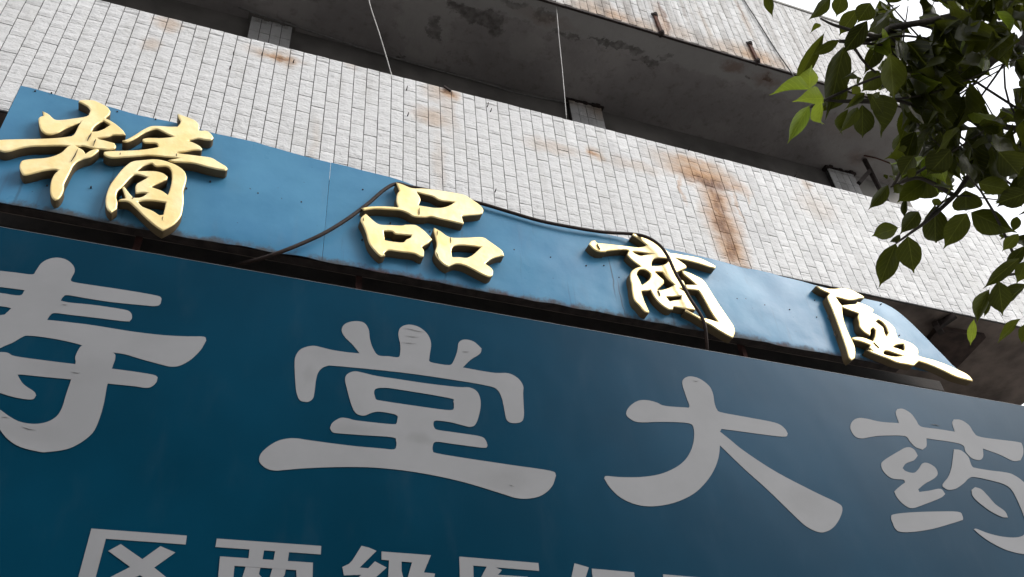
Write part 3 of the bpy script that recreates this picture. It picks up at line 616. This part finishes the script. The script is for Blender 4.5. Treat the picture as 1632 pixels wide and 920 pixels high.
printed('large grey character with three dots above a roof', [
 [M_([(325,602),(290,590),(270,540),(262,460),(258,360),(265,310),(300,265),(370,245),(430,255),(500,272),(600,287),(672,293),(630,240),(580,190),(558,145),(580,105),(640,88),(700,98),(730,140),(738,200),(755,255),(790,305),(860,312),(915,318),(930,300),(932,240),(920,170),(935,128),(985,110),(1050,125),(1105,170),(1128,230),(1120,300),(1115,340),(1135,352),(1240,368),(1270,345),(1295,280),(1305,225),(1340,205),(1400,218),(1450,262),(1440,295),(1380,335),(1330,383),(1450,405),(1540,418),(1620,420),(1680,450),(1715,500),(1715,550),(1718,620),(1720,690),(1705,728),(1655,738),(1612,720),(1595,650),(1580,580),(1550,525),(1490,500),(1290,465),(940,415),(540,375),(460,375),(415,405),(395,460),(385,540),(375,580),(350,600)])],
 [M_([(640,408),(700,418),(780,437),(900,455),(1100,485),(1300,508),(1370,510),(1420,535),(1443,590),(1440,660),(1415,740),(1380,762),(1330,752),(1250,732),(1160,722),(1143,740),(1150,768),(1175,782),(1300,800),(1440,822),(1475,845),(1488,880),(1475,895),(1400,888),(1250,868),(1160,857),(1140,880),(1140,915),(1165,930),(1340,960),(1640,1005),(1890,1042),(1925,1070),(1900,1140),(1840,1195),(1760,1218),(1670,1215),(1540,1175),(1340,1115),(1140,1070),(940,1038),(740,1020),(540,1018),(340,1025),(200,1036),(140,1041),(85,1030),(45,1000),(32,970),(45,930),(90,887),(150,852),(215,836),(280,836),(350,847),(600,880),(815,900),(885,906),(905,890),(905,850),(880,828),(700,815),(540,803),(500,795),(483,770),(500,735),(550,705),(600,708),(660,722),(880,745),(910,735),(917,695),(890,680),(800,665),(750,672),(700,690),(650,675),(620,620),(595,530),(580,460),(595,425)]),
  M_([(765,545),(775,520),(820,513),(900,520),(1240,577),(1270,600),(1275,640),(1255,655),(1150,645),(820,597),(775,585)])]])
Q_ = lambda p: W8(950, 590, 4, p)
printed('large grey character of three sweeping strokes', [[Q_([(600,40),(660,55),(720,100),(745,150),(755,210),(770,250),(800,270),(950,298),(1140,335),(1200,370),(1222,405),(1205,424),(1100,415),(900,388),(800,375),(790,392),(850,440),(950,520),(1150,650),(1400,780),(1536,845),(1570,880),(1556,940),(1516,1000),(1466,1030),(1416,1032),(1346,1000),(1276,940),(1096,765),(940,625),(790,480),(780,560),(750,640),(700,715),(620,790),(500,845),(370,868),(260,858),(160,815),(90,750),(52,690),(65,675),(150,682),(280,682),(400,665),(500,625),(570,570),(610,500),(625,430),(622,370),(600,342),(520,332),(400,330),(270,332),(210,305),(192,275),(215,230),(270,195),(330,192),(390,208),(440,228),(590,240),(595,225),(575,170),(550,90),(560,55)])]])
R_ = lambda p: W8(1224, 640, 4, p)
printed('large grey character cut by the right edge', [
 [R_([(580,105),(640,112),(720,130),(835,138),(815,75),(825,48),(860,47),(910,75),(945,120),(975,160),(1080,175),(1192,193),(1175,140),(1185,115),(1230,118),(1280,150),(1310,195),(1340,222),(1430,238),(1590,258),(1620,275),(1628,330),(1610,375),(1560,378),(1480,340),(1370,300),(1372,350),(1350,373),(1300,362),(1260,320),(1225,270),(1010,235),(1010,285),(985,307),(940,290),(905,255),(870,220),(740,218),(660,225),(600,236),(555,222),(525,170),(540,125)])],
 [R_([(885,292),(930,305),(955,345),(930,375),(880,395),(858,425),(880,445),(930,455),(960,430),(985,395),(1020,393),(1065,420),(1082,460),(1060,490),(1000,525),(958,560),(965,577),(1030,568),(1100,557),(1130,590),(1100,615),(1000,655),(920,680),(870,660),(825,615),(805,575),(830,550),(875,515),(860,498),(790,490),(740,450),(722,405),(740,375),(820,325)])],
 [R_([(785,740),(800,720),(900,708),(1050,702),(1210,703),(1240,730),(1243,755),(1180,775),(1050,812),(940,830),(850,832),(815,815),(795,775)])],
 [R_([(1185,305),(1230,312),(1275,350),(1300,412),(1330,425),(1420,440),(1500,450),(1560,465),(1632,515),(1700,600),(1760,720),(1775,830),(1745,930),(1690,975),(1632,973),(1568,961),(1496,937),(1406,889),(1340,840),(1313,815),(1330,812),(1406,841),(1496,862),(1580,867),(1632,850),(1650,800),(1632,730),(1592,634),(1555,565),(1510,530),(1440,508),(1320,482),(1280,490),(1250,520),(1200,555),(1150,563),(1115,545),(1115,525),(1150,480),(1170,420),(1180,350)])],
 [R_([(1298,565),(1320,546),(1360,560),(1400,600),(1450,655),(1510,700),(1530,740),(1490,735),(1420,700),(1340,640),(1305,600)])]])
S_ = lambda p: W8(110, 830, 8, p)
T_ = lambda p: W8(310, 830, 8, p)
U_ = lambda p: W8(530, 830, 8, p)
V_ = lambda p: W8(700, 830, 8, p)
X_ = lambda p: W8(890, 830, 5.265, p)
printed('small grey character of a cross in an open box', [[S_([(285,100),(1503,190),(1487,303),(470,230),(180,1320),(1480,1420),(1460,1540),(-70,1420)])], [S_([(660,298),(935,490),(1165,325),(1355,405),(1085,597),(1400,850),(1280,930),(905,695),(420,900),(330,820),(780,590),(500,385)])]], True)
printed('small grey character of a bar over a box with two legs', [[T_([(285,228),(1617,322),(1610,430),(265,335)])], [T_([(702,355),(888,370),(868,490),(820,680),(860,725),(820,800),(700,900),(560,1000),(520,900),(610,720),(655,580),(690,470)])], [T_([(1030,380),(1207,395),(1190,510),(1150,690),(1020,900),(900,1000),(860,900),(960,720),(995,600),(1010,490)])], [T_([(325,455),(1510,535),(1490,1300),(1320,1290),(1297,630),(510,575),(440,1300),(250,1300)])]], True)
printed('small grey character with slanted thread strokes', [[U_([(370,320),(470,345),(560,385),(470,475),(345,598),(455,607),(540,518),(690,597),(560,715),(430,850),(640,830),(640,930),(180,980),(170,880),(365,690),(145,697),(125,590),(210,550),(250,510)])], [U_([(625,393),(1255,440),(1210,550),(625,497)])], [U_([(722,490),(880,505),(880,640),(905,740),(700,1250),(560,1200),(700,900)])], [U_([(1020,510),(1240,470),(1165,660),(1308,675),(1260,860),(1000,1200),(880,1120),(1090,840),(960,760),(960,720)])]], True)
printed('small grey character in a box open to the right', [[V_([(257,458),(1265,540),(1275,640),(435,572),(450,1500),(1300,1560),(1300,1660),(280,1600)])], [V_([(610,580),(720,595),(800,630),(750,690),(1130,715),(1130,800),(700,790),(600,850),(500,800),(540,710)])], [V_([(480,950),(1250,1010),(1250,1100),(480,1040)])], [V_([(820,800),(920,800),(880,1060),(600,1400),(520,1320),(780,1050)])]], True)
printed('small grey character of a slanted stroke beside a block', [[X_([(135,357),(255,392),(230,474),(180,620),(200,900),(130,900),(120,700),(60,760),(40,680),(110,474)])], [X_([(280,402),(635,433),(640,474),(655,620),(300,595)]), X_([(370,478),(560,495),(568,550),(378,535)])], [X_([(260,680),(680,720),(680,770),(260,735)])], [X_([(430,600),(500,605),(500,900),(430,900)])]], True)
printed('small grey character of which only the top bar shows', [[X_([(878,450),(1290,484),(1290,540),(960,512),(965,900),(885,900)])], [X_([(1010,600),(1290,622),(1290,670),(1010,650)])]], True)

def scratch(pts, wd):
    P = [atY(x, y, YT - .0052) for x, y in pts]; v = []; f = []
    for i, p in enumerate(P):
        h = wd * (0.15 + math.sin(math.pi * i / (len(P) - 1))); v += [p + Vector((0, 0, h)), p - Vector((0, 0, h))]
    for i in range(len(P) - 1): f.append((2*i, 2*i+1, 2*i+3, 2*i+2))
    n = len(v); v += [q + Vector((0, .003, 0)) for q in v]
    f += [tuple(k + n for k in q)[::-1] for q in f]
    MB().add(v, f).build('scratch', M['scuff'], ban)
for pts in [[(112, 593), (119, 594), (124, 595), (128, 594)], [(642, 523), (655, 525), (666, 528), (678, 530)], [(645, 535), (658, 537), (668, 538)], [(640, 546), (652, 547), (664, 548)], [(811, 773), (815, 774), (820, 776)], [(34, 680), (45, 684), (58, 686)], [(2, 665), (9, 665), (15, 667)], [(98, 485), (103, 486), (108, 486)], [(736, 560), (742, 561), (748, 561)], [(1484, 676), (1492, 677), (1499, 679)], [(1104, 606), (1109, 608), (1114, 607)]]:
    scratch(pts, 0.0016)

# ------------------------------------------------------------------ cables and strings
def cable(name, pts, r, mat, label, cat, group=None):
    return tag(MB().tube(spline(pts, 8), r, 8).build(name, M[mat], None, True), label, cat, group)
h1 = [atY(365, 425, YS + .15), atY(430, 408, YS - .02), atY(500, 380, YS - .05), atY(545, 355, YS - .05), atY(585, 326, YS - .05), atY(612, 303, YS - .055), atY(632, 293, YS - .05), atY(655, 298, YS - .02),
      atY(690, 305, YS - .02), atY(740, 318, YS - .015), atY(772, 326, YS - .03), atY(812, 338, YS - .03), atY(860, 352, YS - .03), atY(910, 362, YS - .03), atY(960, 370, YS - .03), atY(1006, 373, YS - .05), atY(1030, 378, YS - .10),
      atY(1050, 390, YS - .11), atY(1064, 408, YS - .11), atY(1075, 432, YS - .11), atY(1088, 455, YS - .11), atY(1101, 478, YS - .11), atY(1115, 499, YS - .11), atY(1123, 518, YS - .10), atY(1126, 545, YS - .05), atY(1127, 570, YS + .02)]
cable('hose', h1, 0.0125, 'hose', 'brown rubber hose looped over the blue sign and the third gold character', 'hose')
cable('cord', [atY(590, -30, YW - .3), atY(588, 0, YW - .28), atY(606, 58, YW - .15), atY(624, 119, YW - .008), atY(624.5, 124, YW - .012)], 0.004, 'string', 'thin white cord slanting down to the parapet above the second gold character', 'cord', )
cable('cord', [atY(884, -30, YW + .02), atY(886, 0, YW + .03), atY(891, 60, YW + .08), atY(897, 120, YW + .14), atY(903, 190, YW + .20)], 0.0033, 'string', 'thin white cord hanging straight in front of the middle tiled column', 'cord')
cable('wall_cable', [atY(1175, -20, YW - .02), atY(1187, 2, YW - .02), atY(1205, 30, YW - .025), atY(1222, 57, YW - .02), atY(1240, 85, YW - .022), atY(1262, 117, YW - .03), atY(1268, 130, YW + .0)], 0.007, 'wire', 'dark cable running down the tiles of the upper balcony', 'cable')
cable('ceiling_cable', [atZ(380, 12, ZU0 - .05), atZ(470, 42, ZU0 - .05), atZ(580, 78, ZU0 - .05), atZ(680, 107, ZU0 - .06), atZ(770, 132, ZU0 - .08), atZ(830, 150, ZU0 - .08), atZ(905, 164, ZU0 - .05)], 0.008, 'greywire', 'thin grey cable sagging under the dark balcony ceiling', 'cable')
cable('loose_wire', [atY(1321, 490, YS - .01), atY(1322, 500, YS - .02), atY(1319, 507, YS - .025), atY(1325, 511, YS - .02), atY(1329, 503, YS - .02)], 0.0022, 'wire', 'small curl of loose wire left of the rightmost gold character, upper one', 'wire')
cable('loose_wire', [atY(1334, 522, YS - .01), atY(1329, 530, YS - .025), atY(1331, 536, YS - .03), atY(1336, 529, YS - .02), atY(1333, 538, YS - .02), atY(1341, 541, YS - .01)], 0.0022, 'wire', 'small tangle of loose wire left of the rightmost gold character, lower one', 'wire')

# ------------------------------------------------------------------ tree
tree = empty('street_tree', (0, 0, 0))
tag(tree, 'leafy street tree with glossy drooping leaves reaching in from the right', 'tree')
def leaf_mesh(seed, curl, fold):
    rr = random.Random(seed); prof = [(0, .07), (.07, .34), (.18, .72), (.32, .95), (.47, 1.0), (.61, .88), (.73, .62), (.82, .33), (.90, .11), (1.0, .02)]
    v = [(0, -.16, .02), (.012, 0, 0), (-.012, 0, 0)]; f = [(0, 1, 2)]
    n0 = len(v); side = rr.uniform(-.06, .06)
    for t, wd in prof:
        z = -curl * t * t + curl * .12 * math.sin(t * 7 + seed); x0 = side * math.sin(t * 3)
        wv = 0.04 * math.sin(t * 11 + seed)
        v += [(x0 - wd / 2, t, z + fold * wd + wv * wd), (x0, t, z), (x0 + wd / 2, t, z + fold * wd - wv * wd)]
    for i in range(len(prof) - 1):
        a = n0 + 3 * i; f += [(a, a + 1, a + 4, a + 3), (a + 1, a + 2, a + 5, a + 4)]
    me = bpy.data.meshes.new('leaf'); me.from_pydata(v, [], f); me.update(); me.polygons.foreach_set('use_smooth', [True] * len(f))
    uv = me.uv_layers.new(name='UVMap')
    for lp in me.loops: uv.data[lp.index].uv = (v[lp.vertex_index][0], max(0.0, v[lp.vertex_index][1]))
    return me
LM = {}
for mk in ('leaf', 'young'):
    LM[mk] = []
    for s, (c_, fo) in enumerate([(.10, .10), (.28, .16), (.02, .05), (.42, .22), (.16, .30)]):
        me = leaf_mesh(s, c_, fo); me.materials.append(M[mk]); LM[mk].append(me)
leaves = []                               # (area, matrix, kind, variant)
def add_leaf(base, tip, width, face, kind='leaf', var=None):
    base, tip = Vector(base), Vector(tip); y = tip - base; L = y.length; y.normalize()
    z = Vector(face); z = (z - y * z.dot(y))
    if z.length < 1e-4: z = y.orthogonal()
    z.normalize(); x = y.cross(z)
    m = Matrix((x * width, y * L, z * L)).transposed().to_4x4(); m.translation = base
    p = proj(base.lerp(tip, .5)); A = 0
    if p and -20 < p[0] < 1652 and -20 < p[1] < 940: A = (FPX / (base - CAM).length) ** 2 * L * width * abs(z.dot((base - CAM).normalized()))
    leaves.append((A, m, kind, random.randrange(5) if var is None else var))
def px_leaf(b, t, w, kind='leaf', d=None, tilt=0.45, var=None):
    d = d or random.uniform(1.95, 2.35); dd = random.uniform(-.03, .05)
    B, T = atD(b[0], b[1], d), atD(t[0], t[1], d + dd)
    fc = (CAM - B).normalized() + Vector((random.uniform(-tilt, tilt), random.uniform(-tilt, tilt), random.uniform(-tilt, tilt)))
    add_leaf(B, T, w * d / FPX * 1.02, -fc if random.random() < .6 else fc, kind, var)
k1 = lambda x, y: (1220 + x / 3.835, y / 3.835)
for b, t, wd, kd in [((270,545),(40,555),80,'young'),((270,540),(265,405),112,'young'),((350,600),(228,595),108,'young'),((265,650),(138,875),85,'young'),((345,615),(300,805),80,'young'),
    ((355,210),(170,545),78,'leaf'),((450,245),(282,340),58,'leaf'),((478,290),(395,690),135,'leaf'),((500,520),(330,715),95,'leaf'),((605,570),(500,655),48,'leaf'),((620,575),(745,840),160,'leaf'),((590,640),(600,870),110,'leaf'),
    ((560,660),(480,805),70,'leaf'),((505,670),(430,840),65,'leaf'),((700,230),(615,460),95,'leaf'),((695,435),(588,560),115,'leaf'),((760,330),(790,615),130,'leaf'),((395,-20),(272,122),70,'leaf'),((470,-30),(430,105),90,'leaf'),((15,-30),(35,85),55,'leaf'),
    ((620,130),(470,335),100,'leaf'),((540,450),(490,480),48,'young'),((590,480),(540,510),40,'young'),((575,530),(530,580),56,'young'),((335,150),(285,180),34,'young'),((650,590),(720,700),80,'leaf'),((700,560),(650,600),40,'young'),
    ((560,60),(450,220),90,'leaf'),((640,20),(560,140),110,'leaf'),((760,90),(620,200),100,'leaf'),((800,200),(690,330),110,'leaf')]:
    px_leaf(k1(*b), k1(*t), wd / 3.835, kd, random.uniform(1.86, 1.92) if kd == 'young' else None)
k3 = lambda x, y: (1370 + x / 3.107, 220 + y / 3.107)
for b, t, wd, kd in [((178,525),(92,742),92,'leaf'),((240,490),(270,672),108,'leaf'),((190,445),(58,488),78,'leaf'),((290,365),(205,475),75,'leaf'),((372,335),(375,568),108,'leaf'),((530,375),(414,542),98,'leaf'),((555,370),(760,470),110,'leaf'),
    ((525,260),(530,395),118,'leaf'),((830,270),(675,330),98,'leaf'),((140,235),(48,358),60,'leaf'),((180,185),(150,215),34,'young'),((215,235),(160,275),42,'young'),((275,150),(240,200),40,'young'),((140,185),(115,195),26,'young'),((235,45),(185,60),30,'young'),
    ((690,70),(800,190),120,'leaf'),((590,225),(765,262),78,'leaf'),((375,160),(245,310),125,'leaf'),((265,90),(200,190),85,'leaf'),((330,210),(180,330),90,'leaf'),((450,60),(330,190),110,'leaf'),((230,300),(215,400),30,'leaf'),((200,480),(150,520),30,'young'),((390,300),(370,340),40,'young'),((780,390),(760,465),40,'leaf')]:
    px_leaf(k3(*b), k3(*t), wd / 3.107, kd, random.uniform(1.86, 1.92) if kd == 'young' else None)
k4 = lambda x, y: (1500 + x / 4.6, 360 + y / 4.6)
for b, t, wd, kd in [((565,60),(448,190),85,'leaf'),((572,240),(305,455),85,'leaf'),((610,150),(465,320),80,'leaf'),((420,410),(455,660),140,'leaf'),((350,470),(250,715),90,'leaf'),((240,690),(215,880),55,'young'),((620,430),(465,565),95,'leaf'),((585,685),(385,850),62,'leaf'),((620,720),(590,870),60,'leaf'),((352,555),(318,670),34,'leaf'),((480,70),(405,92),34,'young'),((620,260),(560,420),90,'leaf'),((640,60),(560,150),90,'leaf')]:
    px_leaf(k4(*b), k4(*t), wd / 4.6, kd)
# boughs: trunk outside the picture, limbs reaching in
trunk_top = Vector((2.75, 0.55, 3.25))
trunk_pts = spline([(3.15, 0.45, 0.0), (3.08, 0.5, 1.1), (2.9, 0.5, 2.2), trunk_top], 5)
MB().tube(trunk_pts, [0.11 - 0.045 * i / (len(trunk_pts) - 1) for i in range(len(trunk_pts))], 12).build('trunk', M['bark'], tree, True)
boughs = []
def bough(pts, r0, r1):
    q = spline(pts, 6); MB().tube(q, [r0 + (r1 - r0) * i / (len(q) - 1) for i in range(len(q))], 7).build('branch', M['bark'], tree, True); boughs.append(q)
bough([trunk_top, atD(1700, 40, 2.75), atD(1632, 66, 2.6), atD(1558, 112, 2.45), atD(1500, 150, 2.35), atD(1455, 165, 2.3)], .019, .004)
bough([trunk_top, atD(1760, -40, 2.8), atD(1640, 2, 2.6), atD(1545, 20, 2.45), atD(1480, 34, 2.35), atD(1420, 44, 2.25), atD(1398, 58, 2.2), atD(1335, 42, 2.15), atD(1308, 30, 2.1)], .014, .002)
bough([atD(1455, 38, 2.33), atD(1400, 60, 2.25), atD(1370, 68, 2.2), atD(1338, 66, 2.15)], .006, .002)
bough([trunk_top, atD(1720, 170, 2.7), atD(1640, 205, 2.55), atD(1540, 188, 2.4), atD(1480, 175, 2.3), atD(1420, 158, 2.2), atD(1395, 163, 2.15)], .011, .002)
bough([atD(1395, 163, 2.15), atD(1345, 162, 2.1), atD(1310, 160, 2.08), atD(1290, 172, 2.05)], .004, .002)
bough([trunk_top, atD(1740, 260, 2.7), atD(1640, 262, 2.5), atD(1560, 268, 2.4), atD(1521, 312, 2.3), atD(1480, 350, 2.2), atD(1449, 373, 2.15), atD(1428, 388, 2.12)], .010, .002)
bough([atD(1521, 312, 2.3), atD(1470, 285, 2.25), atD(1440, 290, 2.2), atD(1420, 298, 2.15)], .006, .002)
bough([trunk_top, atD(1760, 340, 2.6), atD(1680, 372, 2.4), atD(1632, 380, 2.3), atD(1605, 378, 2.25)], .012, .003)
bough([atD(1680, 372, 2.4), atD(1640, 430, 2.3), atD(1615, 437, 2.25), atD(1590, 440, 2.2)], .006, .002)
bough([trunk_top, atD(1860, -200, 2.9), (2.1, 0.9, 4.9), (1.9, 1.2, 5.4)], .035, .008)
bough([trunk_top, (3.2, .2, 4.0), (3.5, -.2, 4.8)], .03, .008)
bough([trunk_top, (3.4, 1.0, 3.9), (3.9, 1.3, 4.5)], .03, .008)
# foliage filling the crown; in view it keeps to the mass the photograph shows, with its gaps of sky
mass = [(1398, -40), (1680, -40), (1680, 345), (1600, 335), (1560, 300), (1520, 305), (1470, 300), (1425, 300), (1415, 262), (1430, 225), (1452, 190), (1425, 160), (1402, 140), (1405, 90), (1388, 50)]
def inside(poly, x, y):
    c = False
    for (x1, y1), (x2, y2) in zip(poly, poly[1:] + poly[:1]):
        if (y1 > y) != (y2 > y) and x < (x2 - x1) * (y - y1) / (y2 - y1) + x1: c = not c
    return c
gaps = [(1448, 18, 26), (1500, 15, 16), (1545, 10, 15), (1450, 60, 18), (1478, 52, 14), (1580, 125, 24), (1605, 118, 22), (1622, 55, 18), (1585, 165, 24), (1546, 150, 12), (1613, 205, 18), (1545, 200, 14), (1534, 58, 12), (1557, 70, 10), (1545, 225, 10), (1590, 95, 12), (1600, 290, 18), (1570, 255, 10), (1430, 100, 9), (1520, 110, 8), (1490, 205, 9), (1465, 235, 8), (1510, 250, 9), (1475, 140, 8), (1625, 140, 12), (1625, 260, 12), (1530, 285, 14), (1485, 285, 12)]
rl = random.Random(11); made = 0; tries = 0
while made < 560 and tries < 16000:
    tries += 1
    px, py = rl.uniform(1385, 1690), rl.uniform(-50, 345); d = rl.uniform(2.15, 2.9)
    if not inside(mass, px, py): continue
    B = atD(px, py, d); L = rl.uniform(.06, .11)
    dr = Vector((rl.uniform(-.8, .4), rl.uniform(-.5, .5), -rl.uniform(.3, 1.1))).normalized(); T = B + dr * L
    q = proj(T); mid = proj(B.lerp(T, .5))
    if not q or not inside(mass, *q): continue
    if any((mid[0] - gx) ** 2 + (mid[1] - gy) ** 2 < (gr * 1.15) ** 2 for gx, gy, gr in gaps): continue
    add_leaf(B, T, L * rl.uniform(.42, .6), Vector((rl.uniform(-1, 1), rl.uniform(-1, 1), rl.uniform(-.3, 1.2))), 'young' if rl.random() < .08 else 'leaf'); made += 1
allb = [p for q in boughs[:9] for p in q[4:]]
tw = []
for k in range(46):                       # thin twigs threading the mass
    a = rl.choice(allb); px, py = rl.uniform(1400, 1640), rl.uniform(-10, 330)
    if not inside(mass, px, py): continue
    b = atD(px, py, rl.uniform(2.2, 2.7))
    if (b - a).length > .55 or (b - a).length < .08: continue
    m = (a + b) / 2 + Vector((rl.uniform(-.04, .04), rl.uniform(-.04, .04), rl.uniform(-.02, .06)))
    q = spline([a, m, b], 4); MB().tube(q, [.0038 - .0024 * i / (len(q) - 1) for i in range(len(q))], 5).build('twig', M['bark'], tree, True)
made = 0
while made < 2200:
    p = Vector((rl.uniform(1.2, 4.6), rl.uniform(-1.2, 2.2), rl.uniform(2.9, 5.8)))
    c0 = Vector((3.0, .45, 4.35)); e = Vector(((p.x - c0.x) / 1.7, (p.y - c0.y) / 1.6, (p.z - c0.z) / 1.45))
    if e.length > 1 or e.length < .35 or noise.noise(p * 1.9) < -.08: made += .02; continue
    q = proj(p)
    if q and -60 < q[0] < 1700 and -60 < q[1] < 980: made += .02; continue
    L = rl.uniform(.07, .13); dr = Vector((rl.uniform(-.8, .8), rl.uniform(-.8, .8), -rl.uniform(.2, 1))).normalized()
    add_leaf(p, p + dr * L, L * .5, Vector((rl.uniform(-1, 1), rl.uniform(-1, 1), rl.uniform(0, 1.2)))); made += 1
leaves.sort(key=lambda l: -l[0])
for A, m, kd, va in leaves[:300]:
    o = bpy.data.objects.new('leaf', LM[kd][va]); C.objects.link(o); o.parent = tree; o.matrix_world = m
rm = {'leaf': MB(), 'young': MB()}
for A, m, kd, va in leaves[300:]:
    me = LM[kd][va]; rm['leaf'].add([m @ v.co for v in me.vertices], [tuple(p.vertices) for p in me.polygons])
tag(rm['leaf'].build('foliage', M['leaf'], tree, True), kind='stuff')

# ------------------------------------------------------------------ unseen block added across the street to darken reflections in the glossy signs
opp = empty('added_reflection_block', (0, 0, 0))
tag(opp, 'unseen plain grey apartment block added across the street to darken reflections', 'building')
MB().box(-34, 14, -24, -16, -0.2, 17.0).build('wall', M['far_wall'], opp)
MB().box(-34.3, 14.3, -24.3, -15.7, 17.0, 17.4).build('roof', M['concrete'], opp)
for fl in range(6):
    for k in range(14):
        x = -31 + 3.1 * k; z = 0.9 + 2.75 * fl
        wn = MB().box(x, x + 1.7, -16.0 - .04, -15.93, z, z + 1.5).build('window', M['glass'], opp)
        MB().box(x - .08, x + 1.78, -15.99, -15.86, z - .1, z - .01).build('sill', M['concrete'], wn)
